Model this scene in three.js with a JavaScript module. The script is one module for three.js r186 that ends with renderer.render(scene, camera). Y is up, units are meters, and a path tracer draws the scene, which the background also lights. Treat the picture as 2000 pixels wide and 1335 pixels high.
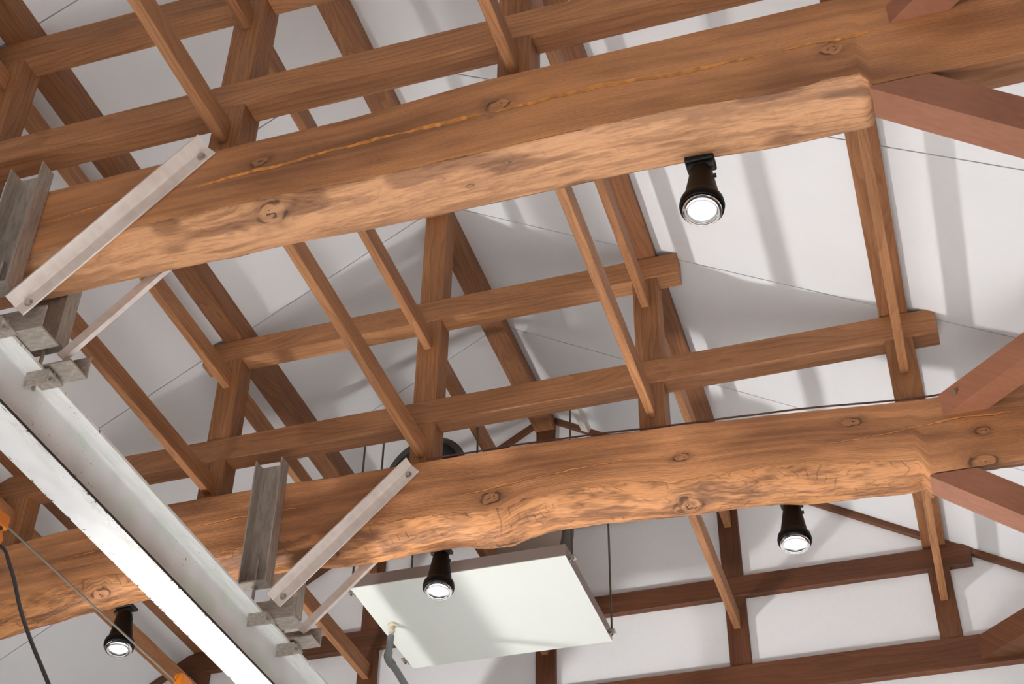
import * as THREE from 'three';
import { mergeGeometries } from 'three/addons/utils/BufferGeometryUtils.js';
import { RectAreaLightUniformsLib } from 'three/addons/lights/RectAreaLightUniformsLib.js';
import { RoundedBoxGeometry } from 'three/addons/geometries/RoundedBoxGeometry.js';

// ---------------------------------------------------------------- camera, light, exposure
// The camera is the origin (1.6 m above the floor). x runs along the log beams, -z towards the gable wall.
const FLOOR = -1.6;
const scene = new THREE.Scene();
scene.background = new THREE.Color(0x000000);
const camera = new THREE.PerspectiveCamera(2 * Math.atan(667.5 / 2842.25) * 180 / Math.PI, 2000 / 1335, 0.05, 60);
camera.up.set(0.18207457, 0.77151212, 0.60960471);
camera.position.set(0, 0, 0);
camera.lookAt(-0.24107793, 0.63607137, -0.73300385);
scene.add(camera);

const renderer = new THREE.WebGLRenderer({ antialias: true });
renderer.toneMapping = THREE.LinearToneMapping;
renderer.toneMappingExposure = 0.80;
renderer.shadowMap.enabled = true;

const UNSEEN_FLOOD = { pos: [-3.65, 0.6, -3.6], aim: [-0.3, 3.3, -5.5], power: 38, angle: 0.8, penumbra: 0.6 };  // unseen lamp at the lower left, aimed to light the gable and right slope
const DOWN = { near: 500, mid: 170, far: 220, dim: 20, angle: 0.58, penumbra: 0.7, color: 0xf4f9ff };  // near: the unseen pair above the view, strong to light the rail undersides
// unseen glowing screens behind the viewer, placed to light the fronts of the logs
RectAreaLightUniformsLib.init();
const UNSEEN_SCREENS = { x: -0.55, y: 0.35, w: 2.4, h: 2.3, z: 3.2, level: 1.8, color: 0xf4f9ff };
const screensLight = new THREE.RectAreaLight(UNSEEN_SCREENS.color, UNSEEN_SCREENS.level, UNSEEN_SCREENS.w, UNSEEN_SCREENS.h);
screensLight.position.set(UNSEEN_SCREENS.x, UNSEEN_SCREENS.y, UNSEEN_SCREENS.z - 0.06); screensLight.lookAt(UNSEEN_SCREENS.x, UNSEEN_SCREENS.y, 0); screensLight.name = 'unseen_screens_light';
scene.add(screensLight);

// ---------------------------------------------------------------- helpers
const taken = {};
function numbered(name) {
  const n = taken[name] = (taken[name] ?? -1) + 1;
  return n ? name + '_' + String(n).padStart(3, '0') : name;
}
function shade(o) { o.castShadow = true; o.receiveShadow = true; return o; }
function tag(o, label, category, group, kind) {
  o.userData.label = label;
  if (category) o.userData.category = category;
  if (group) o.userData.group = group;
  if (kind) o.userData.kind = kind;
  return o;
}
function thing(name, label, category, pos = [0, 0, 0], group) {
  const g = new THREE.Group();
  g.name = numbered(name); g.position.set(...pos); scene.add(g);
  return tag(g, label, category, group);
}
function part(parent, name, geo, mat, pos) {
  const m = shade(new THREE.Mesh(geo, mat)); m.name = name;
  if (pos) m.position.set(...pos);
  parent.add(m);
  return m;
}
let seed = 12345;
function rnd() { seed = (seed * 1664525 + 1013904223) >>> 0; return seed / 4294967296; }
const lerp = (a, b, t) => a + (b - a) * t;
const clamp = (x, a = 0, b = 1) => Math.min(b, Math.max(a, x));
const smooth = (a, b, x) => { const t = clamp((x - a) / (b - a)); return t * t * (3 - 2 * t); };
function hash(ix, iy, s) {
  let h = (ix * 374761393 + iy * 668265263 + s * 2246822519) | 0;
  h = Math.imul(h ^ (h >>> 13), 1274126177); h ^= h >>> 16;
  return (h >>> 0) / 4294967296;
}
// value noise; px/py = lattice period (0: none)
function vnoise(x, y, s, px = 0, py = 0) {
  const ix = Math.floor(x), iy = Math.floor(y); let fx = x - ix, fy = y - iy;
  fx = fx * fx * (3 - 2 * fx); fy = fy * fy * (3 - 2 * fy);
  const w = (a, p) => p ? ((a % p) + p) % p : a;
  const x0 = w(ix, px), x1 = w(ix + 1, px), y0 = w(iy, py), y1 = w(iy + 1, py);
  return lerp(lerp(hash(x0, y0, s), hash(x1, y0, s), fx), lerp(hash(x0, y1, s), hash(x1, y1, s), fx), fy);
}
function interp(a, x) {
  if (x <= a[0][0]) return a[0][1];
  for (let i = 1; i < a.length; i++) if (x <= a[i][0]) {
    const t = (x - a[i - 1][0]) / (a[i][0] - a[i - 1][0]), k = t * t * (3 - 2 * t);
    return lerp(a[i - 1][1], a[i][1], 0.5 * t + 0.5 * k);
  }
  return a[a.length - 1][1];
}
function dataTex(w, h, fn, srgb, wrap = THREE.RepeatWrapping) {
  const d = new Uint8Array(w * h * 4), c = [0, 0, 0];
  for (let j = 0; j < h; j++) for (let i = 0; i < w; i++) {
    fn(i, j, c);
    const o = (j * w + i) * 4;
    for (let k = 0; k < 3; k++) d[o + k] = clamp(c[k], 0, 1) * 255;
    d[o + 3] = 255;
  }
  const t = new THREE.DataTexture(d, w, h);
  t.wrapS = t.wrapT = wrap; t.magFilter = THREE.LinearFilter; t.minFilter = THREE.LinearMipmapLinearFilter; t.generateMipmaps = true;
  if (srgb) t.colorSpace = THREE.SRGBColorSpace;
  t.needsUpdate = true;
  return t;
}

// ---------------------------------------------------------------- materials
// sawn timber: 2 m along the grain (u) by 0.5 m across (v)
const PW = 2048, PH = 1024, plankT = new Float32Array(PW * PH);
for (let j = 0; j < PH; j++) for (let i = 0; i < PW; i++) {
  const u = i / PW, v = j / PH;
  const warp = vnoise(u * 5, v * 6, 3, 5, 6) * 1.6 + vnoise(u * 14, v * 16, 4, 14, 16) * 0.35;
  const ph = v * 22 + warp * 2.2, r = ph - Math.floor(ph);
  const ring = Math.pow(r, 3) * (1 - smooth(0.93, 1, r));
  const fib = vnoise(u * 24, v * 256, 5, 24, 256) * 0.5 + vnoise(u * 70, v * 640, 6, 70, 640) * 0.5;
  const blot = vnoise(u * 4, v * 5, 7, 4, 5) * 0.6 + vnoise(u * 12, v * 20, 8, 12, 20) * 0.4;
  plankT[j * PW + i] = clamp(0.62 - 0.25 * ring + (fib - 0.5) * 0.38 + (blot - 0.5) * 0.5);
}
const plankMap = dataTex(PW, PH, (i, j, c) => {
  const t = plankT[j * PW + i];
  c[0] = lerp(0.44, 0.86, t); c[1] = lerp(0.29, 0.64, t); c[2] = lerp(0.18, 0.455, t);
}, true);
const plankBump = dataTex(PW, PH, (i, j, c) => { c[0] = c[1] = c[2] = plankT[j * PW + i]; }, false);
for (const t of [plankMap, plankBump]) t.repeat.set(0.5, 2);
function timberMat(color, rough = 0.62) {
  return new THREE.MeshStandardMaterial({ color, map: plankMap, bumpMap: plankBump, bumpScale: 0.0006, roughness: rough });
}
const W = {
  rail: [timberMat(0xf6ece2), timberMat(0xeee2d6), timberMat(0xfff4e8)],
  post: [timberMat(0xeee0ce), timberMat(0xe4d6c4)],
  purlin: [timberMat(0xd6c6ba), timberMat(0xccbcb0)],
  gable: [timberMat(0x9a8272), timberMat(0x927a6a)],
};
// smooth red-brown painted braces
const paintTex = dataTex(512, 256, (i, j, c) => {
  const n = vnoise(i / 512 * 40, j / 256 * 128, 21, 40, 128) * 0.6 + vnoise(i / 512 * 6, j / 256 * 6, 22, 6, 6) * 0.4;
  c[0] = lerp(0.60, 0.68, n); c[1] = lerp(0.385, 0.455, n); c[2] = lerp(0.285, 0.345, n);
}, true);
const M = {
  brace: new THREE.MeshStandardMaterial({ map: paintTex, roughness: 0.5 }),
  plaster: null, ceil: null,
  deck: new THREE.MeshStandardMaterial({ color: 0x1a1714, roughness: 0.95 }),
  black: new THREE.MeshPhysicalMaterial({ color: 0x060607, roughness: 0.42, specularIntensity: 0.35 }),
  blackMatt: new THREE.MeshStandardMaterial({ color: 0x121212, roughness: 0.55 }),
  clear: new THREE.MeshPhysicalMaterial({ color: 0xffffff, roughness: 0.08, transmission: 1, thickness: 0.004, ior: 1.49 }),
  lens: new THREE.MeshStandardMaterial({ color: 0xffffff, emissive: 0xffffff, emissiveIntensity: 1.6, roughness: 0.3 }),
  lensDim: new THREE.MeshStandardMaterial({ color: 0xffffff, emissive: 0xffffff, emissiveIntensity: 0.55, roughness: 0.3 }),
  reflector: new THREE.MeshStandardMaterial({ color: 0xdddddd, metalness: 1, roughness: 0.25 }),
  orange: new THREE.MeshStandardMaterial({ color: 0xe07a12, roughness: 0.42 }),
  cable: new THREE.MeshStandardMaterial({ color: 0x3c3a3a, roughness: 0.45 }),
  wire: new THREE.MeshStandardMaterial({ color: 0x8d8379, roughness: 0.45, metalness: 0.6 }),
  rod: new THREE.MeshStandardMaterial({ color: 0x6e6858, roughness: 0.45, metalness: 0.7 }),
  redwire: new THREE.MeshStandardMaterial({ color: 0x6b4a3e, roughness: 0.6 }),
  beige: new THREE.MeshStandardMaterial({ color: 0xd8cdb8, roughness: 0.5 }),
  greypipe: new THREE.MeshStandardMaterial({ color: 0x85898c, roughness: 0.5 }),
  duct: new THREE.MeshStandardMaterial({ color: 0xcfc8bd, roughness: 0.45 }),
  ductGrey: new THREE.MeshStandardMaterial({ color: 0x77797a, roughness: 0.6 }),
  drum: new THREE.MeshStandardMaterial({ color: 0x55524b, roughness: 0.6 }),
  dark: new THREE.MeshStandardMaterial({ color: 0x17181a, roughness: 0.7 }),
  zinc: new THREE.MeshStandardMaterial({ color: 0xb9b2a8, roughness: 0.35, metalness: 0.85 }),
};
const plasterTex = dataTex(512, 512, (i, j, c) => {
  const n = vnoise(i / 512 * 128, j / 512 * 128, 31, 128, 128) * 0.5 + vnoise(i / 512 * 10, j / 512 * 10, 32, 10, 10) * 0.5;
  const v = lerp(0.917, 0.927, n); c[0] = v; c[1] = v * 0.997; c[2] = v * 0.997;
}, true);
const wallTex = dataTex(256, 256, (i, j, c) => {
  const n = vnoise(i / 256 * 64, j / 256 * 64, 33, 64, 64), v = lerp(0.965, 0.972, n); c[0] = v; c[1] = v * 0.997; c[2] = v * 0.997;
}, true);
M.plaster = new THREE.MeshStandardMaterial({ map: wallTex, roughness: 0.9 });
M.ceil = new THREE.MeshStandardMaterial({ map: plasterTex, roughness: 0.75 });
// bare mill steel: mottled grey-brown
const steelTex = dataTex(512, 512, (i, j, c) => {
  const n = vnoise(i / 512 * 12, j / 512 * 12, 41, 12, 12) * 0.55 + vnoise(i / 512 * 48, j / 512 * 48, 42, 48, 48) * 0.3 + vnoise(i / 512 * 160, j / 512 * 160, 43, 160, 160) * 0.15;
  c[0] = lerp(0.58, 0.80, n); c[1] = lerp(0.545, 0.755, n); c[2] = lerp(0.505, 0.705, n);
}, true);
steelTex.repeat.set(1, 1);
M.steel = new THREE.MeshStandardMaterial({ map: steelTex, roughness: 0.42, metalness: 0.35 });
const angleTex = dataTex(512, 256, (i, j, c) => {
  const n = vnoise(i / 512 * 60, j / 256 * 8, 44, 60, 8) * 0.4 + vnoise(i / 512 * 8, j / 256 * 8, 45, 8, 8) * 0.6;
  c[0] = lerp(0.82, 0.93, n); c[1] = lerp(0.76, 0.885, n); c[2] = lerp(0.72, 0.85, n);
}, true);
M.angle = new THREE.MeshStandardMaterial({ map: angleTex, roughness: 0.45, metalness: 0.05 });
// white gloss paint with rust spots and greenish scuffs
const paintWhite = dataTex(1024, 512, (i, j, c) => {
  const u = i / 1024, v = j / 512;
  const n = vnoise(u * 30, v * 10, 51, 30, 10), s = vnoise(u * 220, v * 110, 52, 220, 110), m = vnoise(u * 9, v * 5, 53, 9, 5);
  let r = lerp(0.90, 0.955, n), g = r * 0.995, b = r * 0.985;
  const rust = smooth(0.90, 0.96, s) * smooth(0.45, 0.75, m);
  r = lerp(r, 0.42, rust * 0.8); g = lerp(g, 0.33, rust * 0.85); b = lerp(b, 0.24, rust * 0.9);
  const gr = smooth(0.66, 0.85, vnoise(u * 14, v * 14, 54, 14, 14)) * 0.05;
  c[0] = r - gr * 0.8; c[1] = g - gr * 0.2; c[2] = b - gr * 0.7;
}, true);
M.ibeam = new THREE.MeshStandardMaterial({ map: paintWhite, roughness: 0.4 });
const flangeTex = dataTex(1024, 128, (i, j, c) => {
  const u = i / 1024, v = j / 128, e = Math.min(v, 1 - v), n = vnoise(u * 30, v * 4, 57, 30, 4);
  let r = lerp(0.90, 0.945, n), g = r * 0.995, b = r * 0.985;
  const chip = smooth(0.74, 0.84, vnoise(u * 190, v * 16, 58, 190, 16)) * smooth(0.07, 0.02, e) + smooth(0.93, 0.97, vnoise(u * 240, v * 30, 59, 240, 30)) * smooth(0.3, 0.05, e);
  const dirt = smooth(0.35, 0.9, vnoise(u * 20, v * 6, 60, 20, 6) * 0.5 + vnoise(u * 120, v * 30, 61, 120, 30) * 0.5) * smooth(0.55, 0.98, v) * 0.35;
  r = lerp(r, 0.66, dirt); g = lerp(g, 0.60, dirt); b = lerp(b, 0.50, dirt);
  const q = clamp(chip) * 0.85; c[0] = lerp(r, 0.26, q); c[1] = lerp(g, 0.21, q); c[2] = lerp(b, 0.18, q);
}, true);
M.flange = new THREE.MeshStandardMaterial({ map: flangeTex, roughness: 0.4 });
M.rust = new THREE.MeshStandardMaterial({ color: 0x3a2f2a, roughness: 0.8 });
M.pan = new THREE.MeshPhysicalMaterial({ map: plasterTex, color: 0xe9ebe3, roughness: 0.28, clearcoat: 0.3, clearcoatRoughness: 0.15 });
M.panRim = new THREE.MeshStandardMaterial({ color: 0xa89a92, roughness: 0.4, metalness: 0.5 });
M.floor = new THREE.MeshStandardMaterial({ color: 0xb2b0ac, roughness: 0.6, map: plasterTex });
const wallMat = M.plaster;
M.panel = new THREE.MeshStandardMaterial({ color: 0x4a3628, roughness: 0.7 });  // dark tone picked so the unseen side walls bounce less light
M.screen = new THREE.MeshStandardMaterial({ color: 0xf2efe6, emissive: UNSEEN_SCREENS.color, emissiveIntensity: 1.2, roughness: 0.9 });  // glow of the unseen screens behind the viewer

// ---------------------------------------------------------------- timber prisms
function timberGeo(L, h, w, bev = 0.003, uo = rnd() * 7, vo = rnd() * 3) {
  // local x = length, y = height h, z = width w, chamfered long edges
  const a = h / 2, b = w / 2, e = Math.min(bev, a * 0.4, b * 0.4);
  const ring = [[-a + e, b], [a - e, b], [a, b - e], [a, -b + e], [a - e, -b], [-a + e, -b], [-a, -b + e], [-a, b - e]];
  const P = [], N = [], U = [], I = [];
  let s = 0;
  for (let k = 0; k < 8; k++) {
    const p = ring[k], q = ring[(k + 1) % 8], dy = q[0] - p[0], dz = q[1] - p[1], l = Math.hypot(dy, dz);
    const n = [0, -dz / l, dy / l]; // outward
    const sg = (n[1] * (p[0] + q[0]) + n[2] * (p[1] + q[1])) < 0 ? -1 : 1;
    const o = P.length / 3;
    for (const [x, c, vv] of [[-L / 2, p, s], [L / 2, p, s], [L / 2, q, s + l], [-L / 2, q, s + l]]) {
      P.push(x, c[0], c[1]); N.push(0, n[1] * sg, n[2] * sg); U.push(x + uo, vv + vo);
    }
    if (sg < 0) I.push(o, o + 2, o + 1, o, o + 3, o + 2); else I.push(o, o + 1, o + 2, o, o + 2, o + 3);
    s += l;
  }
  for (const sx of [-1, 1]) {
    const o = P.length / 3;
    for (const c of ring) { P.push(sx * L / 2, c[0], c[1]); N.push(sx, 0, 0); U.push(c[0] * 0.35 + uo, c[1] + vo); }
    for (let k = 1; k < 7; k++) sx > 0 ? I.push(o, o + k + 1, o + k) : I.push(o, o + k, o + k + 1);
  }
  const g = new THREE.BufferGeometry();
  g.setAttribute('position', new THREE.Float32BufferAttribute(P, 3));
  g.setAttribute('normal', new THREE.Float32BufferAttribute(N, 3));
  g.setAttribute('uv', new THREE.Float32BufferAttribute(U, 2));
  g.setIndex(I);
  return g;
}
// a straight timber as a top-level thing; axis x, y or z; lo/hi corner
function timber(name, label, category, axis, lo, hi, mats, group, bev, notch) {
  const c = [0, 1, 2].map(k => (lo[k] + hi[k]) / 2), d = [0, 1, 2].map(k => hi[k] - lo[k]);
  let g;
  if (notch) {
    // post cut back where the rails are let into its front
    const cuts = [lo[1], ...notch.at.flat(), hi[1]], gs = [];
    for (let k = 0; k < cuts.length - 1; k++) {
      if (cuts[k + 1] - cuts[k] < 0.002) continue;
      const thin = k % 2 === 1, zhi = thin ? notch.z : hi[2];
      const q = timberGeo(cuts[k + 1] - cuts[k], d[0], zhi - lo[2], bev, cuts[k] + 1.7, 0.4 + lo[0]);
      q.rotateZ(Math.PI / 2); q.translate(0, (cuts[k] + cuts[k + 1]) / 2 - c[1], (zhi + lo[2]) / 2 - c[2]); gs.push(q);
    }
    g = mergeGeometries(gs);
  } else if (axis === 'x') g = timberGeo(d[0], d[1], d[2], bev);
  else if (axis === 'z') { g = timberGeo(d[2], d[1], d[0], bev); g.rotateY(Math.PI / 2); }
  else { g = timberGeo(d[1], d[0], d[2], bev); g.rotateZ(Math.PI / 2); }
  const m = shade(new THREE.Mesh(g, Array.isArray(mats) ? mats[Math.floor(rnd() * mats.length)] : mats));
  m.name = numbered(name); m.position.set(...c); scene.add(m);
  return tag(m, label, category, group);
}
function box(w, h, d, r = 0) { return r ? new RoundedBoxGeometry(w, h, d, 2, r) : new THREE.BoxGeometry(w, h, d); }
function at(geo, x, y, z) { geo.translate(x, y, z); return geo; }
// plain box between corners
function cornerBox(lo, hi) { return at(box(hi[0] - lo[0], hi[1] - lo[1], hi[2] - lo[2]), (lo[0] + hi[0]) / 2, (lo[1] + hi[1]) / 2, (lo[2] + hi[2]) / 2); }
function rodGeo(a, b, r, n = 10) {
  const A = new THREE.Vector3(...a), B = new THREE.Vector3(...b), d = B.clone().sub(A);
  const g = new THREE.CylinderGeometry(r, r, d.length(), n);
  g.applyQuaternion(new THREE.Quaternion().setFromUnitVectors(new THREE.Vector3(0, 1, 0), d.clone().normalize()));
  const m = A.add(B).multiplyScalar(0.5); g.translate(m.x, m.y, m.z);
  return g;
}
function tube(pts, r, seg = 60, rad = 8) {
  return new THREE.TubeGeometry(new THREE.CatmullRomCurve3(pts.map(p => new THREE.Vector3(...p))), seg, r, rad);
}

// ---------------------------------------------------------------- the building
const RX = -1.757, RY = 4.6, SL = 0.60, SR = 0.585;       // ridge line and the two roof slopes
const XL = -4.49, XR = 0.88, ZB = -5.95, ZF = 3.2;        // inner faces of the room
const ceilY = x => x < RX ? RY + SL * (x - RX) : RY - SR * (x - RX);
const PX = [-3.575, -2.661, -1.757, -0.850, 0.064];        // post lines across the roof
const TZ = { A: -2.603, B: -4.300 };                       // the two log trusses
const ZC = -5.92;                                          // face of the gable timbers

function structure(o, name, label) { o.name = name; scene.add(o); return tag(o, label, null, null, 'structure'); }
{
  const f = shade(new THREE.Mesh(cornerBox([XL - 0.2, FLOOR - 0.2, ZB - 0.2], [XR + 0.2, FLOOR, ZF + 0.2]), M.floor));
  structure(f, 'floor', 'pale warm floor of the hall far below the roof frame');
  const gable = (z0, z1) => {
    const s = new THREE.Shape([[XL - 0.2, FLOOR], [XR + 0.2, FLOOR], [XR + 0.2, ceilY(XR + 0.2) + 0.01], [RX, RY + 0.01], [XL - 0.2, ceilY(XL - 0.2) + 0.01]].map(p => new THREE.Vector2(...p)));
    return at(new THREE.ExtrudeGeometry(s, { depth: z1 - z0, bevelEnabled: false }), 0, 0, z0);
  };
  structure(shade(new THREE.Mesh(gable(ZB - 0.15, ZB), wallMat)), 'wall_back', 'white plaster gable wall behind the far posts');
  structure(shade(new THREE.Mesh(gable(ZF, ZF + 0.15), wallMat)), 'wall_front', 'white plaster gable wall behind the viewer');
  structure(shade(new THREE.Mesh(cornerBox([XL - 0.2, FLOOR, ZB], [XL, ceilY(XL) + 0.01, ZF]), M.panel)), 'wall_left', 'unseen left eaves wall, dark to hold bounced light back from the left side');
  structure(shade(new THREE.Mesh(cornerBox([XR, FLOOR, ZB], [XR + 0.2, ceilY(XR) + 0.01, ZF]), M.panel)), 'wall_right', 'unseen right eaves wall, dark to hold bounced light back from the left slope');
  const sw = new THREE.Group(); sw.position.set(UNSEEN_SCREENS.x, UNSEEN_SCREENS.y, ZF); structure(sw, 'unseen_screens_1', 'unseen glowing screens behind the viewer, placed to light the log fronts');
  part(sw, 'paper', box(UNSEEN_SCREENS.w, UNSEEN_SCREENS.h, 0.01), M.screen, [0, 0, -0.02]);
  for (let k = 0; k <= 4; k++) part(sw, 'frame_post', box(0.05, UNSEEN_SCREENS.h + 0.1, 0.04), M.panel, [(k - 2) * UNSEEN_SCREENS.w / 4, 0, -0.02]);
  for (const q of [-1, 1]) part(sw, 'frame_rail', box(UNSEEN_SCREENS.w + 0.05, 0.05, 0.04), M.panel, [0, q * (UNSEEN_SCREENS.h / 2 + 0.025), -0.02]);
  // ceiling: white boards with open seams under a dark deck
  const c = new THREE.Group(); structure(c, 'ceiling', 'sloping white board ceiling with thin dark seams');
  const seams = []; for (let k = -1; k < 12; k++) seams.push(-5.16 + 0.866 * k);
  for (const side of [-1, 1]) {
    const xe = side < 0 ? XL - 0.02 : XR + 0.02, ye = ceilY(xe), len = Math.hypot(xe - RX, ye - RY);
    const ang = Math.atan2(ye - RY, xe - RX);
    const slab = (z0, z1, t, off, name, mat) => {
      const g = new THREE.BoxGeometry(len, t, z1 - z0); // local x down the slope
      const m = shade(new THREE.Mesh(g, mat)); m.name = name;
      const nx = -Math.sin(ang) * (side > 0 ? 1 : -1), ny = Math.cos(ang) * (side > 0 ? 1 : -1);
      m.position.set((RX + xe) / 2 + nx * (off + t / 2), (RY + ye) / 2 + ny * (off + t / 2), (z0 + z1) / 2);
      m.rotation.z = ang; c.add(m);
    };
    for (let k = 0; k < seams.length - 1; k++) {
      const z0 = Math.max(seams[k] + 0.0026, ZB), z1 = Math.min(seams[k + 1] - 0.0026, ZF);
      if (z1 - z0 > 0.02) slab(z0, z1, 0.012, 0, 'ceiling_panel', M.ceil);
    }
    slab(ZB - 0.15, ZF + 0.15, 0.04, 0.0125, 'roof_deck', M.deck);
  }
}

// ---------------------------------------------------------------- log tie beams
const A_top = [[-4.5, 3.02], [-2.9, 3.09], [-2.301, 3.116], [-2.001, 3.120], [-1.615, 3.124], [-1.347, 3.123], [-0.907, 3.151], [-0.354, 3.144], [0.012, 3.143], [0.97, 3.11]];
const A_cham = [[-4.5, 2.80], [-2.4, 2.85], [-1.966, 2.863], [-1.527, 2.862], [-1.322, 2.855], [-0.895, 2.851], [-0.554, 2.851], [-0.373, 2.845], [-0.154, 2.829], [0.075, 2.831], [0.10, 2.777], [0.4, 2.776], [0.97, 2.776]];
const A_bot = [[-4.5, 2.80], [-2.383, 2.843], [-2.220, 2.835], [-2.028, 2.834], [-1.929, 2.838], [-1.707, 2.826], [-1.580, 2.837], [-1.392, 2.846], [-1.288, 2.847], [-1.060, 2.856], [-0.727, 2.864], [-0.574, 2.861], [-0.410, 2.854], [-0.296, 2.849], [-0.059, 2.835], [0.1, 2.821], [0.4, 2.83], [0.97, 2.83]];
const B_top = [[-4.5, 3.02], [-3.531, 3.092], [-3.215, 3.121], [-2.804, 3.160], [-2.453, 3.162], [-2.278, 3.160], [-2.062, 3.150], [-1.376, 3.150], [-0.793, 3.120], [-0.424, 3.093], [0.153, 3.049], [0.439, 3.045], [0.97, 3.03]];
const B_cham = [[-4.5, 2.80], [-3.486, 2.840], [-3.186, 2.858], [-2.947, 2.864], [-2.4, 2.89], [-1.869, 2.906], [-1.699, 2.902], [-1.469, 2.876], [-1.417, 2.877], [-1.307, 2.907], [-1.115, 2.915], [-0.991, 2.909], [-0.745, 2.871], [-0.505, 2.874], [-0.283, 2.858], [0.05, 2.81], [0.085, 2.740], [0.4, 2.738], [0.97, 2.736]];
const B_bot = [[-4.5, 2.70], [-3.551, 2.725], [-3.367, 2.758], [-3.069, 2.797], [-2.901, 2.811], [-2.373, 2.841], [-2.228, 2.837], [-2.045, 2.812], [-1.905, 2.817], [-1.801, 2.819], [-1.698, 2.824], [-1.617, 2.823], [-1.509, 2.800], [-1.418, 2.789], [-1.333, 2.814], [-1.224, 2.832], [-1.032, 2.824], [-0.813, 2.808], [-0.598, 2.806], [-0.267, 2.773], [0.013, 2.760], [0.071, 2.770], [0.5, 2.77], [0.97, 2.76]];
const HALF = 0.098;
const VF = 0.46, VU = 0.86;                                 // texture rows: front face 0..VF, hewn underside VF..VU, back to 1
function logSection(top, cham, sag, x, z0, n = 22) {
  // points from the front top edge down the front face, round the underside, up the back, over the top
  const yt = interp(top, x), yc = interp(cham, x), s = sag(x), P = [], rise = 0.004 + 0.10 * smooth(0.08, 0.10, x);
  for (let k = 0; k <= 7; k++) P.push([lerp(yt - 0.012, yc, k / 7), z0 + HALF, VF * k / 7, 0]);
  for (let k = 1; k < n; k++) {
    const t = k / n, c = 1 - Math.pow(Math.abs(2 * t - 1), 2.2);
    P.push([yc + lerp(0, rise, t) - s * c, z0 + HALF - 2 * HALF * t, lerp(VF, VU, t), Math.sin(t * Math.PI)]);
  }
  for (let k = 0; k <= 4; k++) P.push([lerp(yc + rise, yt - 0.012, k / 4), z0 - HALF, lerp(VU, 1, k / 4), 0]);
  P.push([yt, z0 - HALF + 0.02, 1.03, 0], [yt + 0.006, z0, 1.1, 0], [yt, z0 + HALF - 0.014, 1.17, 0], [yt - 0.012, z0 + HALF, 1.2, 0]);
  return P;
}
function logGeo(top, cham, sag, z0, x0, x1, seedN) {
  const M_ = 420, P = [], U = [], I = []; let n = 0;
  for (let i = 0; i <= M_; i++) {
    const x = lerp(x0, x1, i / M_), S = logSection(top, cham, sag, x, z0); n = S.length;
    for (const [y, z, v, hew] of S) {
      const d = hew * ((vnoise(x * 14, z * 40, seedN) - 0.5) * 0.010 + (vnoise(x * 45, z * 90, seedN + 1) - 0.5) * 0.004)
        + (1 - hew) * (v > 0 && v < 1 ? (vnoise(x * 3, y * 6, seedN + 2) - 0.5) * 0.004 : (v >= 1 && v < 1.2 ? (vnoise(x * 9, v * 30, seedN + 3) - 0.5) * 0.006 : 0));
      P.push(x, y + (hew > 0 || v > 1 ? d : 0), z + (hew > 0 || v > 1 ? 0 : d));
      U.push((x - x0) / (x1 - x0), v);
    }
  }
  for (let i = 0; i < M_; i++) for (let k = 0; k < n - 1; k++) {
    const a = i * n + k, b = a + n;
    I.push(a, a + 1, b, a + 1, b + 1, b);
  }
  for (const [i, s] of [[0, 1], [M_, -1]]) {
    const o = P.length / 3, S = logSection(top, cham, sag, lerp(x0, x1, i / M_), z0, 22);
    for (const [y, z] of S) { P.push(lerp(x0, x1, i / M_), y, z); U.push(0.1 + z * 0.1, 0.1 + (y - 2.8) * 0.3); }
    for (let k = 1; k < S.length - 2; k++) s > 0 ? I.push(o, o + k + 1, o + k) : I.push(o, o + k, o + k + 1);
  }
  const g = new THREE.BufferGeometry();
  g.setAttribute('position', new THREE.Float32BufferAttribute(P, 3));
  g.setAttribute('uv', new THREE.Float32BufferAttribute(U, 2));
  g.setIndex(I); g.computeVertexNormals();
  return g;
}
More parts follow.
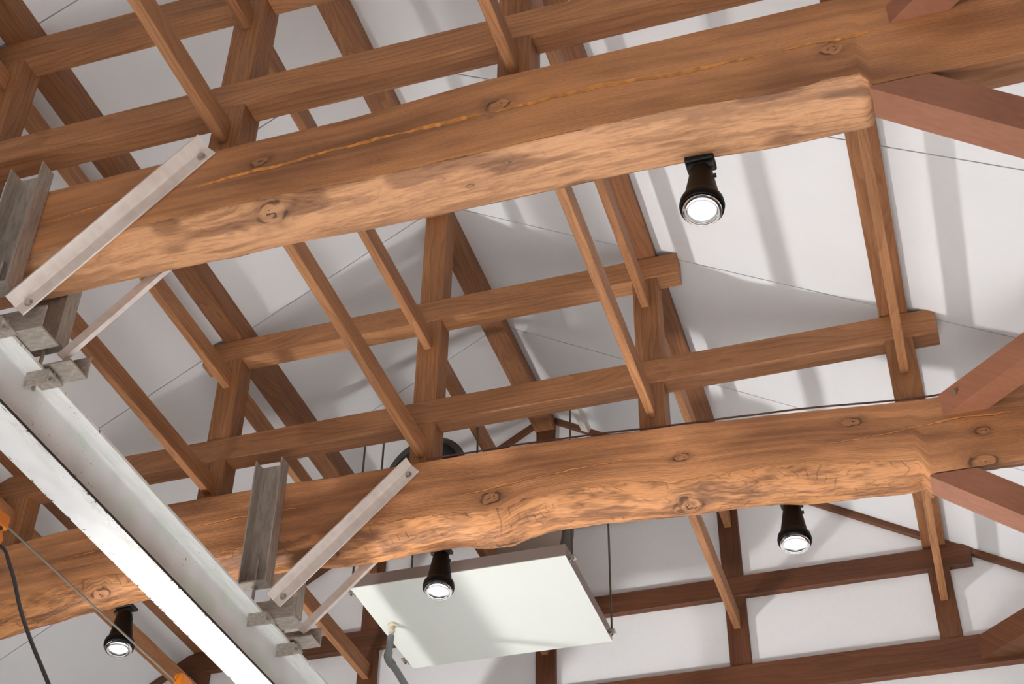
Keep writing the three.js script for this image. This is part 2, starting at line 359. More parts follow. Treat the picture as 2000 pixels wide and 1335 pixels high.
// front face row (0..VF) of a height y at x
const rowOf = (top, cham, x, y) => { const t = interp(top, x), c = interp(cham, x); return VF * clamp((t - y) / (t - c), 0, 1.6); };
function logTextures(top, cham, x0, x1, cracks, knots, sd, hewn) {
  const TW = 2048, TH = 768, L = x1 - x0, H = 0.64;          // H: metres of girth per unit of v
  const col = new Float32Array(TW * TH * 3), bmp = new Float32Array(TW * TH);
  const ks = knots.map(([x, v, r]) => [x, v * H, r]);
  const crackRow = new Float32Array(TW).fill(-9), crackW = new Float32Array(TW);
  for (const cr of cracks) for (let i = 0; i < TW; i++) {
    const x = x0 + L * i / TW; if (x < cr.pts[0][0] || x > cr.pts[cr.pts.length - 1][0]) continue;
    const y = interp(cr.pts, x) + (vnoise(x * 22, 1, sd + 60) - 0.5) * 0.007 + (vnoise(x * 90, 2, sd + 61) - 0.5) * 0.003;
    crackRow[i] = rowOf(top, cham, x, y) * H;
    crackW[i] = cr.w * (0.35 + 1.1 * vnoise(x * 12, 3, sd + 62)) * smooth(cr.pts[0][0], cr.pts[0][0] + 0.06, x) * smooth(cr.pts[cr.pts.length - 1][0], cr.pts[cr.pts.length - 1][0] - 0.06, x);
  }
  for (let j = 0; j < TH; j++) for (let i = 0; i < TW; i++) {
    const x = x0 + L * i / TW; let g = H * j / TH;           // metres along and across
    let kd = 9, kr = 1, bend = 0, halo = 0;
    for (const [kx, kg, r] of ks) {
      const dx = (x - kx) / 1.5, dg = g - kg, d = Math.hypot(dx, dg) * (1 + 0.5 * (vnoise(x * 38, g * 38, sd + 34) - 0.5)) ;
      if (d < r * 7) bend += dg / (d + 1e-4) * r * 1.1 * Math.exp(-(d * d) / (r * r * 7));
      if (d / r < kd / kr) { kd = d; kr = r; }
      halo = Math.max(halo, Math.exp(-(d * d) / (r * r * 3.2)));
    }
    const gg = g - bend + (vnoise(x * 1.6, g * 3, sd) - 0.5) * 0.05;
    const edge = VF * H + ((vnoise(x * 18, 5, sd + 9) - 0.5) * 0.012 + (vnoise(x * 60, 6, sd + 10) - 0.5) * 0.006) * (0.25 + 0.75 * hewn);
    const hew = g > edge && g < VU * H && x < 0.09;
    const fib = vnoise(x * 26, gg * 420, sd + 1) * 0.55 + vnoise(x * 70, gg * 900, sd + 2) * 0.45;
    const streak = vnoise(x * 2.2, gg * 60, sd + 3), blot = vnoise(x * 2.6, gg * 7, sd + 4), blot2 = vnoise(x * 9, gg * 26, sd + 5);
    let r, gr, b, h;
    if (!hew) {
      const t = clamp(0.5 + (fib - 0.5) * 0.34 + (streak - 0.5) * 0.5 + (blot - 0.5) * 0.95 + (blot2 - 0.5) * 0.4);
      if (hewn < 0.5) { r = lerp(0.55, 0.83, t); gr = lerp(0.36, 0.575, t); b = lerp(0.225, 0.375, t); }
      else { r = lerp(0.58, 0.91, t); gr = lerp(0.38, 0.64, t); b = lerp(0.24, 0.43, t); }
      h = 0.55 + (fib - 0.5) * 0.25 + (streak - 0.5) * 0.15;
    } else {
      // adzed surface: pale slices along the grain, a little stain left between them, short chop lines across
      const wx = x + (vnoise(x * 7, g * 30, sd + 20) - 0.5) * 0.10;
      const cut = vnoise(wx * 6, gg * 40, sd + 11), cut2 = vnoise(wx * 17, gg * 110, sd + 12), cut3 = vnoise(x * 40, gg * 260, sd + 16);
      const pale = smooth(0.22, 0.72, cut * 0.42 + cut2 * 0.33 + cut3 * 0.25 + (blot - 0.5) * 0.3);
      const grow = gg * 38 + cut * 4 + vnoise(x * 3, g * 8, sd + 14) * 3, fr = grow - Math.floor(grow);
      const line = Math.exp(-((fr - 0.5) * (fr - 0.5)) / 0.006) * vnoise(x * 9, gg * 30, sd + 17);
      const cx = x * 26 + vnoise(x * 5, g * 40, sd + 18) * 2.5, cf = cx - Math.floor(cx);
      const chop = Math.exp(-((cf - 0.5) * (cf - 0.5)) / 0.004) * smooth(0.55, 0.75, vnoise(x * 26, gg * 44, sd + 13)) * hewn;
      const smudge = smooth(0.66, 0.86, vnoise(x * 7, g * 26, sd + 19)) * 0.55;
      const t = hewn < 0.5 ? clamp(0.42 + pale * 0.46 + (fib - 0.5) * 0.24 - chop * 0.25 - line * 0.18 - smudge * 0.95)
        : clamp(0.18 + pale * 0.78 + (fib - 0.5) * 0.34 - chop * 0.4 - line * 0.34 - smudge * 0.6);
      if (hewn < 0.5) { r = lerp(0.54, 0.90, t); gr = lerp(0.365, 0.665, t); b = lerp(0.245, 0.475, t); }
      else { r = lerp(0.50, 0.88, t); gr = lerp(0.325, 0.61, t); b = lerp(0.20, 0.39, t); }
      h = 0.35 + 0.45 * pale + (fib - 0.5) * 0.15 - chop * 0.3;
    }
    const rr = kd / kr;
    const nz = vnoise(x * 70 + 9, g * 70, sd + 31), kk = halo * 0.42 * smooth(3.4, 1.2, rr) * (0.5 + nz);
    if (rr > 1) { r = lerp(r, 0.34, kk); gr = lerp(gr, 0.225, kk); b = lerp(b, 0.15, kk); }
    else { const q = smooth(1, 0.6, rr) * 0.3; r = lerp(r, 0.66, q); gr = lerp(gr, 0.47, q); b = lerp(b, 0.32, q); }
    { const q = smooth(0.72, 0.98, rr + (nz - 0.5) * 0.3) * smooth(1.3, 1.02, rr + (nz - 0.5) * 0.3) * smooth(0.35, 0.65, vnoise(x * 40 + 3, g * 40, sd + 32)); r *= 1 - 0.42 * q; gr *= 1 - 0.46 * q; b *= 1 - 0.5 * q; h -= 0.25 * q; }
    if (rr < 0.5) { const q = smooth(0.62, 0.8, vnoise(x * 120, g * 160, sd + 33)) * 0.55; r *= 1 - q; gr *= 1 - q; b *= 1 - q; }
    const cd = Math.abs(g - crackRow[i]);
    if (cd < crackW[i]) {
      const q = 1 - smooth(0.55, 1, cd / crackW[i]), fl = 0.75 + 0.25 * vnoise(x * 80, 8, sd + 63);
      r = lerp(r, 1.0 * fl, q); gr = lerp(gr, 0.66 * fl, q); b = lerp(b, 0.31 * fl, q); h -= 0.5 * q;
    }
    const o = j * TW + i; col[o * 3] = r; col[o * 3 + 1] = gr; col[o * 3 + 2] = b; bmp[o] = h;
  }
  const map = dataTex(TW, TH, (i, j, c) => { const o = (j * TW + i) * 3; c[0] = col[o]; c[1] = col[o + 1]; c[2] = col[o + 2]; }, true, THREE.MirroredRepeatWrapping);
  const bump = dataTex(TW, TH, (i, j, c) => { c[0] = c[1] = c[2] = bmp[j * TW + i]; }, false, THREE.MirroredRepeatWrapping);
  return new THREE.MeshStandardMaterial({ map, bumpMap: bump, bumpScale: 0.004, roughness: 0.6 });
}
const sagA = x => clamp(interp(A_cham, x) - interp(A_bot, x) + 0.030, 0.012, 0.08) * (x > 0.1 ? 0.5 : 1);
const sagB = x => clamp(interp(B_cham, x) - interp(B_bot, x) + 0.010, x > 0.085 ? 0.008 : 0.02, 0.12);
const matA = logTextures(A_top, A_cham, XL, XR, [
  { w: 0.007, pts: [[-2.296, 2.971], [-2.155, 2.988], [-2.022, 2.995]] },
  { w: 0.0085, pts: [[-1.80, 2.976], [-1.660, 2.989], [-1.517, 2.992], [-1.378, 3.007], [-1.193, 3.007], [-0.894, 3.009]] },
  { w: 0.0085, pts: [[-0.90, 3.006], [-0.691, 3.010], [-0.549, 3.007], [-0.364, 2.985], [-0.140, 2.982]] },
  { w: 0.0085, pts: [[-0.12, 2.982], [0.044, 2.979], [0.134, 2.981]] },
], [[-1.593, rowOf(A_top, A_cham, -1.593, 3.027), 0.018], [-0.880, rowOf(A_top, A_cham, -0.88, 3.03), 0.022], [0.019, rowOf(A_top, A_cham, 0.019, 2.945), 0.020], [-1.54, 0.53, 0.028], [-1.05, 0.56, 0.005], [-0.98, 0.64, 0.006], [-0.86, 0.55, 0.005]], 700, 0.35);
const matB = logTextures(B_top, B_cham, XL, XR, [
  { w: 0.004, pts: [[-3.51, 2.929], [-3.286, 2.960], [-3.080, 2.993]] },
  { w: 0.004, pts: [[-2.668, 3.031], [-2.449, 3.033], [-2.193, 3.037]] },
  { w: 0.0042, pts: [[-1.561, 2.966], [-1.374, 2.982], [-1.179, 2.994], [-0.912, 3.002]] },
  { w: 0.0035, pts: [[-0.264, 2.927], [-0.055, 2.928], [0.186, 2.948], [0.384, 2.938]] },
], [[-0.746, rowOf(B_top, B_cham, -0.746, 2.975), 0.016], [-0.140, rowOf(B_top, B_cham, -0.14, 3.006), 0.022], [-0.740, 0.60, 0.030], [0.255, 0.44, 0.026], [0.271, rowOf(B_top, B_cham, 0.271, 2.881), 0.014], [-1.452, rowOf(B_top, B_cham, -1.452, 2.93), 0.026], [-2.10, 0.56, 0.02], [-3.05, 0.55, 0.022], [-1.43, 0.70, 0.03]], 900, 1);
for (const [key, top, cham, sag, mat, label] of [
  ['A', A_top, A_cham, sagA, matA, 'nearer hewn log tie beam with an orange crack along its front face'],
  ['B', B_top, B_cham, sagB, matB, 'farther crooked log tie beam with a downward bulge on its underside']]) {
  const m = shade(new THREE.Mesh(logGeo(top, cham, sag, TZ[key], XL + 0.001, XR - 0.001, key === 'A' ? 40 : 60), mat));
  m.name = numbered('log_beam'); scene.add(m); tag(m, label, 'beam', 'log tie beams');
}
const under = (cham, sag, z0) => (x, z) => { const t = (z0 + HALF - z) / (2 * HALF); return interp(cham, x) + 0.004 * t - sag(x) * (1 - Math.pow(Math.abs(2 * t - 1), 2.2)); };
const underA = under(A_cham, sagA, TZ.A), underB = under(B_cham, sagB, TZ.B);
const botA = x => interp(A_cham, x) - sagA(x), botB = x => interp(B_cham, x) - sagB(x);

// ---------------------------------------------------------------- roof frame timbers
const LINE = ['far left', 'left', 'ridge', 'right', 'far right'];
const onTruss = { A: 'nearer log beam', B: 'farther log beam' };
const RAIL = { lo: [3.360, 3.471], hi: [3.883, 3.993] }, TIE = { lo: [3.200, 3.284], hi: [3.735, 3.819] };
const purlinBottom = [3.478, 3.996, 4.490, 3.996, 3.478];
for (let i = 0; i < 5; i++) {
  // purlins: top follows the slope, so the profile is cut to the ceiling
  const x0 = PX[i] - 0.051, x1 = PX[i] + 0.051, yb = purlinBottom[i];
  const s = new THREE.Shape();
  s.moveTo(x0, yb); s.lineTo(x1, yb); s.lineTo(x1, ceilY(x1) - 0.001);
  if (i === 2) s.lineTo(RX, RY - 0.001);
  s.lineTo(x0, ceilY(x0) - 0.001); s.closePath();
  const g = new THREE.ExtrudeGeometry(s, { depth: ZF - ZB - 0.002, bevelEnabled: false });
  const p = g.attributes.position, nn = g.attributes.normal, uv = g.attributes.uv, vo = rnd() * 3;
  for (let k = 0; k < p.count; k++) uv.setXY(k, p.getZ(k) + i * 1.3, (Math.abs(nn.getX(k)) > 0.5 ? p.getY(k) + 0.1 : p.getX(k)) + vo);
  g.translate(-PX[i], -yb, 0);
  const m = shade(new THREE.Mesh(g, W.purlin[i % 2])); m.position.set(PX[i], yb, ZB + 0.001);
  m.name = numbered(i === 2 ? 'ridge_beam' : 'purlin'); scene.add(m);
  tag(m, ['purlin at the far left under the low edge of the left ceiling slope', 'purlin under the middle of the left ceiling slope', 'ridge beam at the peak where both white slopes meet', 'purlin under the middle of the right ceiling slope', 'purlin low on the right ceiling slope with a shadow strip beside it'][i], 'purlin', 'purlins under the ceiling');
}
const PW2 = 0.050;
for (const k of ['A', 'B']) {
  const zf = TZ[k] + 0.05, zb = TZ[k] - 0.05, top = k === 'A' ? A_top : B_top;
  for (let i = 0; i < 5; i++)
    timber('roof_post', `${LINE[i]} square brown post standing on the ${onTruss[k]}`, 'post', 'y', [PX[i] - PW2, interp(top, PX[i]) - 0.012, zb], [PX[i] + PW2, purlinBottom[i], zf - 0.002], W.post, 'posts on the log beams', 0.003,
      { z: zf - 0.0825, at: [RAIL.lo, RAIL.hi].filter(r => r[1] < purlinBottom[i]) });
  timber('cross_rail', `lower cross rail notched into the posts on the ${onTruss[k]}`, 'rail', 'x', [PX[0] - 0.142, RAIL.lo[0], zf - 0.082], [PX[4] + 0.142, RAIL.lo[1], zf], W.rail, 'cross rails');
  timber('cross_rail', `upper cross rail, shorter, near the ridge above the ${onTruss[k]}`, 'rail', 'x', [PX[1] - 0.137, RAIL.hi[0], zf - 0.082], [PX[3] + 0.137, RAIL.hi[1], zf], W.rail, 'cross rails');
}
// ties running front to back, one length per bay
const bays = [['in front of the nearer log beam', TZ.A + 0.05, ZF - 0.001], ['between the two log beams', TZ.B + 0.05, TZ.A - 0.05], ['behind the farther log beam', ZC, TZ.B - 0.05]];
for (const [where, z0, z1] of bays) for (let i = 0; i < 5; i++) for (const lev of ['lo', 'hi']) {
  if (lev === 'hi' && (i === 0 || i === 4)) continue;
  timber('tie_rail', `${lev === 'lo' ? 'lower' : 'upper'} tie rail on the ${LINE[i]} post line ${where}`, 'rail', 'z',
    [PX[i] - 0.016, TIE[lev][0], z0], [PX[i] + 0.016, TIE[lev][1], z1], W.rail, 'thin tie rails', 0.002);
}
// gable wall timbers
{
  timber('gable_beam', 'dark straight beam along the foot of the far gable frame', 'beam', 'x', [XL + 0.001, 2.874, ZB - 0.05], [XR - 0.001, 3.016, ZC + 0.01], W.gable, null, 0.003);
  for (let i = 0; i < 5; i++)
    timber('gable_post', `${LINE[i]} dark post set in the white gable wall`, 'post', 'y', [PX[i] - 0.048, 3.016, ZB - 0.05], [PX[i] + 0.048, purlinBottom[i], ZC], W.gable, 'posts in the gable wall', 0.003,
      { z: ZB - 0.041, at: [[3.362, 3.466], [3.883, 3.99]].filter(r => r[1] < purlinBottom[i]) });
  timber('gable_rail', 'long lower rail across the white gable wall', 'rail', 'x', [PX[0] - 0.15, 3.362, ZB - 0.04], [PX[4] + 0.15, 3.466, ZC + 0.004], W.gable, 'gable rails');
  timber('gable_rail', 'short upper rail across the peak of the white gable wall', 'rail', 'x', [PX[1] - 0.14, 3.883, ZB - 0.04], [PX[3] + 0.14, 3.99, ZC + 0.004], W.gable, 'gable rails');
  for (const side of [-1, 1]) {
    const xe = side < 0 ? XL + 0.01 : XR - 0.01, x0 = RX + side * 0.05, y0 = ceilY(x0), y1 = ceilY(xe), len = Math.hypot(xe - x0, y1 - y0), a = Math.atan2(y1 - y0, xe - x0);
    const g = timberGeo(len, 0.028, 0.028, 0.002), m = shade(new THREE.Mesh(g, W.gable[0]));
    m.position.set((x0 + xe) / 2, (y0 + y1) / 2 - 0.0175, ZB + 0.0142); m.rotation.z = a;
    structure(m, side < 0 ? 'trim_1' : 'trim_2', side < 0 ? 'thin brown rake strip between left slope and gable wall' : 'thin brown rake strip between right slope and gable wall');
  }
}
// horizontal corner braces on the right
function cornerBrace(label, plan, y0, y1, bolt, mat = M.brace) {
  const s = new THREE.Shape(plan.map(([x, z]) => new THREE.Vector2(x, -z)));
  const g = new THREE.ExtrudeGeometry(s, { depth: y1 - y0, bevelEnabled: false }); g.rotateX(-Math.PI / 2);
  const uv = g.attributes.uv, p = g.attributes.position;
  for (let k = 0; k < p.count; k++) uv.setXY(k, (p.getX(k) + Math.abs(p.getZ(k))) * 0.7, (p.getX(k) - Math.abs(p.getZ(k))) * 0.7 + p.getY(k));
  const cx = plan[0][0], cz = plan[0][1]; g.translate(-cx, 0, -cz);
  const t = thing('corner_brace', label, 'brace', [cx, y0, cz], 'corner braces');
  part(t, 'brace_timber', g, mat);
  if (bolt) {
    const b = new THREE.CylinderGeometry(0.011, 0.011, 0.006, 12); b.rotateX(Math.PI / 2); b.rotateY(-bolt[3]);
    part(t, 'bolt_head', b, M.zinc, [bolt[0] - cx, bolt[1] - y0, bolt[2] - cz]);
  }
}
{
  // knee braces: front face flush with the log, running down to the right-hand wall
  const knee = (label, zf, dep, x0, y0, m, xu, yu) => {
    const xe = XR - 0.001, sh = new THREE.Shape([[x0, y0], [xe, y0 - m * (xe - x0)], [xe, yu - m * (xe - xu)], [xu, yu], [x0 + 0.004, yu]].map(p => new THREE.Vector2(...p)));
    const g = new THREE.ExtrudeGeometry(sh, { depth: dep, bevelEnabled: false }); g.translate(-x0, -y0, 0);
    const uv = g.attributes.uv, p = g.attributes.position;
    for (let k = 0; k < p.count; k++) uv.setXY(k, p.getX(k) * 0.8 - p.getY(k) * 0.6, p.getX(k) * 0.6 + p.getY(k) * 0.8 + p.getZ(k));
    const o = shade(new THREE.Mesh(g, M.brace)); o.name = numbered('knee_brace'); o.position.set(x0, y0, zf - dep); scene.add(o);
    tag(o, label, 'brace', 'knee braces');
  };
  knee('red-brown knee brace sloping down from the nearer log beam at the right edge', TZ.A + HALF - 0.001, 0.098, 0.092, 2.765, 0.798, 0.234, 2.774);
  knee('red-brown knee brace sloping down from the farther log beam at the right edge', TZ.B + HALF - 0.001, 0.114, 0.076, 2.730, 0.775, 0.229, 2.735);
  // near-going ones butt against the front of the logs
  const front = (x, zf, ang, w) => { const t = Math.tan(ang), k = w / Math.sin(ang); return [[x, zf], [x + k, zf], [XR - 0.001, zf + (XR - x - k) * t], [XR - 0.001, zf + (XR - x) * t]]; };
  cornerBrace('red-brown corner brace on the upper front of the farther log beam, coming forward', front(0.157, TZ.B + HALF - 0.002, 0.73, 0.097), 2.958, 3.05, [0.205, 3.012, TZ.B + HALF + 0.052, 0.84]);
  cornerBrace('red-brown corner brace on the front of the nearer log beam at the top edge', front(0.166, TZ.A + HALF - 0.002, 0.73, 0.10), 2.985, 3.052);
  cornerBrace('dark corner brace on the gable beam at the lower right edge', front(0.165, ZC + 0.010, 0.78, 0.11), 2.90, 3.005, null, W.gable[0]);
}

// ---------------------------------------------------------------- crane rail
const IB = { x: -2.353, w: 0.127, yb: 2.351, yt: 2.570, z0: ZB + 0.001, z1: 1.4 };
{
  const L = IB.z1 - IB.z0, zc = (IB.z0 + IB.z1) / 2;
  const t = thing('crane_rail', 'white painted steel I-beam crane rail hung below the log beams', 'steel beam', [IB.x, IB.yb, zc]);
  const flange = (name, y, edge) => {
    const g = box(IB.w - 0.002, 0.011, L); const uv = g.attributes.uv, p = g.attributes.position;
    for (let k = 0; k < p.count; k++) uv.setXY(k, p.getZ(k) * 0.5, p.getX(k) / IB.w + 0.5);
    const m = part(t, name, g, edge ? M.flange : M.ibeam, [0, y, 0]);
    if (edge) for (const s of [-1, 1]) part(m, 'rusty_edge', box(0.001, 0.009, L), M.rust, [s * (IB.w / 2 - 0.0005), 0, 0]);
    return m;
  };
  flange('bottom_flange', 0.0055, true);
  flange('top_flange', 0.219 - 0.0055, false);
  const h = 0.219 - 0.022, s = new THREE.Shape(); // web with root fillets
  const r = 0.010, q = 0.0035;
  s.moveTo(-q - r, 0); s.lineTo(q + r, 0); s.quadraticCurveTo(q, 0, q, r); s.lineTo(q, h - r); s.quadraticCurveTo(q, h, q + r, h);
  s.lineTo(-q - r, h); s.quadraticCurveTo(-q, h, -q, h - r); s.lineTo(-q, r); s.quadraticCurveTo(-q, 0, -q - r, 0);
  const g = new THREE.ExtrudeGeometry(s, { depth: L, bevelEnabled: false, curveSegments: 5 }); g.translate(0, 0.011, -L / 2);
  const uv = g.attributes.uv, p = g.attributes.position;
  for (let k = 0; k < p.count; k++) uv.setXY(k, p.getZ(k) * 0.5 + 0.37, p.getY(k) + 0.1);
  part(t, 'web', g, M.ibeam);
}
// hangers: channels on both faces of the log, cross angles, clamps on the rail's top flange, diagonal angle braces
function angleBar(a, b, leg, th, flat, stand, leg2 = leg) {
  // L section from a to b; one leg lies along unit vector flat, the other along stand; corner at the line a-b
  const A = new THREE.Vector3(...a), B = new THREE.Vector3(...b), d = B.clone().sub(A), L = d.length(); d.normalize();
  const f = new THREE.Vector3(...flat).normalize(), n = new THREE.Vector3(...stand).normalize();
  const s = new THREE.Shape();
  const r = 0.006;
  s.moveTo(0, 0); s.lineTo(leg, 0); s.lineTo(leg, th); s.lineTo(th + r, th); s.quadraticCurveTo(th, th, th, th + r); s.lineTo(th, leg2); s.lineTo(0, leg2); s.closePath();
  const g = new THREE.ExtrudeGeometry(s, { depth: L, bevelEnabled: false, curveSegments: 4 });
  const uv = g.attributes.uv, p = g.attributes.position;
  for (let k = 0; k < p.count; k++) uv.setXY(k, p.getZ(k) * 1.2, (p.getX(k) + p.getY(k)) * 4);
  const m = new THREE.Matrix4().makeBasis(f, n, d); m.setPosition(A);
  g.applyMatrix4(m);
  if (m.determinant() < 0) { const ix = g.index; if (ix) { const arr = ix.array; for (let k = 0; k < arr.length; k += 3) { const q = arr[k]; arr[k] = arr[k + 1]; arr[k + 1] = q; } } else { for (const nm of ['position', 'normal', 'uv']) { const at_ = g.attributes[nm], sz = at_.itemSize, ar = at_.array; for (let k = 0; k < at_.count; k += 3) for (let c = 0; c < sz; c++) { const q = ar[k * sz + c]; ar[k * sz + c] = ar[(k + 1) * sz + c]; ar[(k + 1) * sz + c] = q; } } } g.computeVertexNormals(); }
  return g;
}
function boltGeo(x, y, z, axis, r = 0.010) {
  const head = new THREE.CylinderGeometry(r, r, 0.007, 6), wash = new THREE.CylinderGeometry(r * 1.35, r * 1.35, 0.002, 16);
  head.translate(0, 0.0045, 0);
  const g = mergeGeometries([head, wash]);
  if (axis === 'z') g.rotateX(Math.PI / 2);
  if (axis === '-y') g.rotateX(Math.PI);
  return at(g, x, y, z);
}
function hanger(zc, yTop, bot, label, shortTop) {
  const o = [IB.x, IB.yt, zc], t = thing('rail_hanger', label, 'bracket', o, 'steel hangers of the crane rail');
  const R = (g) => at(g, -o[0], -o[1], -o[2]);
  const y0 = 2.69, xl = -2.404, xr = -2.290, th = 0.005, zf = zc + HALF + 0.004, zb = zc - HALF - 0.004, dep = 0.058;
  for (const s of [1, -1]) {
    const z = s > 0 ? zf : zb;
    const lo = (a, b) => [Math.min(a, b), Math.max(a, b)];
    const [w0, w1] = lo(z, z + s * th), [f0, f1] = lo(z + s * th, z + s * dep);
    const ch = part(t, 'channel', R(mergeGeometries([
      cornerBox([xl, y0, w0], [xr, yTop, w1]), cornerBox([xl, y0, f0], [xl + th, yTop, f1]), cornerBox([xr - th, y0, f0], [xr, yTop, f1])])), M.steel);
    part(ch, 'end_plate', R(cornerBox([xl + th, y0, f0], [xr - th, y0 + 0.006, f1])), M.steel);
    const zr = z + s * 0.030;
    const rod = part(t, 'threaded_rod', R(rodGeo([-2.347, 2.535, zr], [-2.347, y0 + 0.11, zr], 0.006)), M.zinc);
    part(rod, 'nut', R(mergeGeometries([at(new THREE.CylinderGeometry(0.011, 0.011, 0.010, 6), -2.347, y0 - 0.006, zr), at(new THREE.CylinderGeometry(0.011, 0.011, 0.010, 6), -2.347, y0 + 0.012, zr)])), M.zinc);
    // clamp: upper and lower jaw with a side plate, gripping both flange edges
    const zk = z + s * 0.018;
    for (const sx of [-1, 1]) {
      const [a0, a1] = lo(IB.x + sx * 0.014, IB.x + sx * 0.085), yu = IB.yt - 0.0115;
      const cl = part(t, 'flange_clamp', R(mergeGeometries([
        cornerBox([a0, yu - 0.006, zk - 0.04], [a1, yu, zk + 0.034]),
        cornerBox([a0, yu - 0.05, zk + 0.034], [a1, yu, zk + 0.04])])), M.steel);
      part(cl, 'bolt', R(mergeGeometries([boltGeo(IB.x + sx * 0.074, yu - 0.007, zk, '-y', 0.009), rodGeo([IB.x + sx * 0.074, yu, zk], [IB.x + sx * 0.074, IB.yt + 0.006, zk], 0.005)])), M.zinc);
    }
    // short cross angle on top of the clamps, carrying the foot of the diagonal brace
    const za = s > 0 ? zc + 0.072 : zc - 0.085, zo = za - 0.09;
    const ca = part(t, 'cross_angle', R(mergeGeometries([
      cornerBox([-2.405, IB.yt + 0.007, zo], [-2.205, IB.yt + 0.013, za]),
      cornerBox([-2.405, IB.yt + 0.013, s > 0 ? za - 0.006 : zo], [-2.205, IB.yt + 0.085, s > 0 ? za : zo + 0.006])])), M.steel);
    part(ca, 'bolt', R(boltGeo(-2.315, IB.yt + 0.014, (za + zo) / 2, 'y', 0.009)), M.zinc);
    // diagonal brace
    const zp = s > 0 ? zf - 0.001 : zb + 0.001;
    const a = [-2.285, 2.640, zp], b = [-1.775, 3.135, zp];
    const d = new THREE.Vector3(b[0] - a[0], b[1] - a[1], 0).normalize(), nx = d.y, ny = -d.x; // towards lower right
    const e = 0.052, br = part(t, 'diagonal_brace', R(s > 0 ? angleBar(a, b, e, 0.005, [nx, ny, 0], [0, 0, 1])
      : angleBar([a[0] + nx * e, a[1] + ny * e, zp], [b[0] + nx * e, b[1] + ny * e, zp], 0.034, 0.005, [-nx, -ny, 0], [0, 0, -1], 0.016)), M.angle);
    br.userData.label = 'pale steel angle brace bolted to the log';
    for (const q of [0.035, 0.675])
      part(br, 'bolt', R(boltGeo(a[0] + d.x * q + nx * 0.030, a[1] + d.y * q + ny * 0.030, zp + s * (s > 0 ? 0.006 : 0.012), 'z')), M.zinc);
  }
}
hanger(TZ.A, 3.172, botA, 'steel channel hanger with angle braces on the nearer log beam');
hanger(TZ.B, 3.237, botB, 'steel channel hanger with angle braces on the farther log beam');

// ---------------------------------------------------------------- spotlights
function lathe(pts, n = 40) { return new THREE.LatheGeometry(pts.map(p => new THREE.Vector2(...p)), n); }
function spotlight(x, yDisc, z, yMount, tilt, power, label) {
  const t = thing('spotlight', label, 'spotlight', [x, yDisc, z], 'black spotlights under the log beams');
  const H = yMount - yDisc, head = new THREE.Group(); head.name = 'lamp_head'; head.rotation.z = tilt; head.rotation.x = -0.12; t.add(head);
  const top = 0.165;
  part(head, 'housing', lathe([[0.0005, top], [0.024, top], [0.029, top - 0.004], [0.031, top - 0.016], [0.0475, 0.040], [0.049, 0.036], [0.0565, 0.031], [0.059, 0.016], [0.057, 0.004], [0.0525, 0.003], [0.0515, 0.02], [0.0005, 0.02]]), M.black);
  part(head, 'lens_ring', lathe([[0.051, 0.006], [0.051, -0.006], [0.047, -0.011], [0.039, -0.0115], [0.039, -0.007], [0.0455, -0.004], [0.0465, 0.006], [0.051, 0.006]]), M.clear);
  part(head, 'reflector_ring', lathe([[0.0465, 0.004], [0.041, 0.012], [0.0375, 0.013]]), M.reflector);
  const lens = part(head, 'lamp_lens', lathe([[0.0375, 0.002], [0.034, -0.0005], [0.02, -0.0035], [0.0005, -0.0045]]), power < DOWN.far ? M.lensDim : M.lens);
  lens.userData.label = 'glowing white lamp lens';
  part(head, 'side_screw', at(new THREE.CylinderGeometry(0.006, 0.006, 0.006, 12).rotateZ(Math.PI / 2), 0.0375, 0.125, 0.006), M.blackMatt);
  part(head, 'hinge', new THREE.CylinderGeometry(0.0115, 0.0115, 0.07, 18).rotateZ(Math.PI / 2).translate(0, top + 0.004, 0.012), M.blackMatt);
  part(t, 'mount_plate', at(box(0.078, Math.max(0.012, H - top - 0.010), 0.055, 0.005), -Math.sin(tilt) * top, (top + 0.012 + H) / 2 + 0.003, -Math.sin(0.12) * top), M.blackMatt);
  const L = new THREE.SpotLight(DOWN.color, power, 0, DOWN.angle, DOWN.penumbra, 2);
  L.position.set(x, yDisc - 0.016, z + 0.002); L.target.position.set(x + Math.tan(tilt) * 4.2, FLOOR, z + Math.tan(0.12) * 4.2);
  L.castShadow = true; L.shadow.radius = 2; L.name = 'spotlight_beam';
  scene.add(L, L.target);
}
spotlight(-0.373, 2.640, -2.675, underA(-0.373, -2.675), -0.03, DOWN.mid, 'black spotlight hanging under the nearer log beam');
spotlight(-1.698, 2.670, -4.355, underB(-1.698, -4.355), 0.02, DOWN.far, 'black spotlight hanging in front of the suspended drain pan');
spotlight(-0.402, 2.645, -4.355, underB(-0.402, -4.355), -0.02, DOWN.far, 'black spotlight under the farther log beam at the right');
spotlight(-3.000, 2.626, -4.355, underB(-3.0, -4.355), 0.10, DOWN.dim, 'black spotlight under the farther log beam left of the crane rail');

// unseen log beam above the view; its two lamps are placed to light rail undersides
{
  const dz = 1.70, m = shade(new THREE.Mesh(logGeo(A_top, A_cham, sagA, TZ.A, XL + 0.001, XR - 0.001, 80), matA));
  m.position.z = dz; m.name = numbered('log_beam'); scene.add(m); tag(m, 'unseen log tie beam above the view, placed to carry two lamps', 'beam', 'log tie beams');
  spotlight(-0.373, 2.640, -2.675 + dz, underA(-0.373, -2.675), 0, DOWN.near, 'unseen black spotlight above the view, left one, placed to light the rail undersides');
  spotlight(0.46, 2.640, -2.60 + dz, underA(0.46, -2.60), 0, DOWN.near, 'unseen black spotlight above the view, right one, placed to light the rail undersides');
}

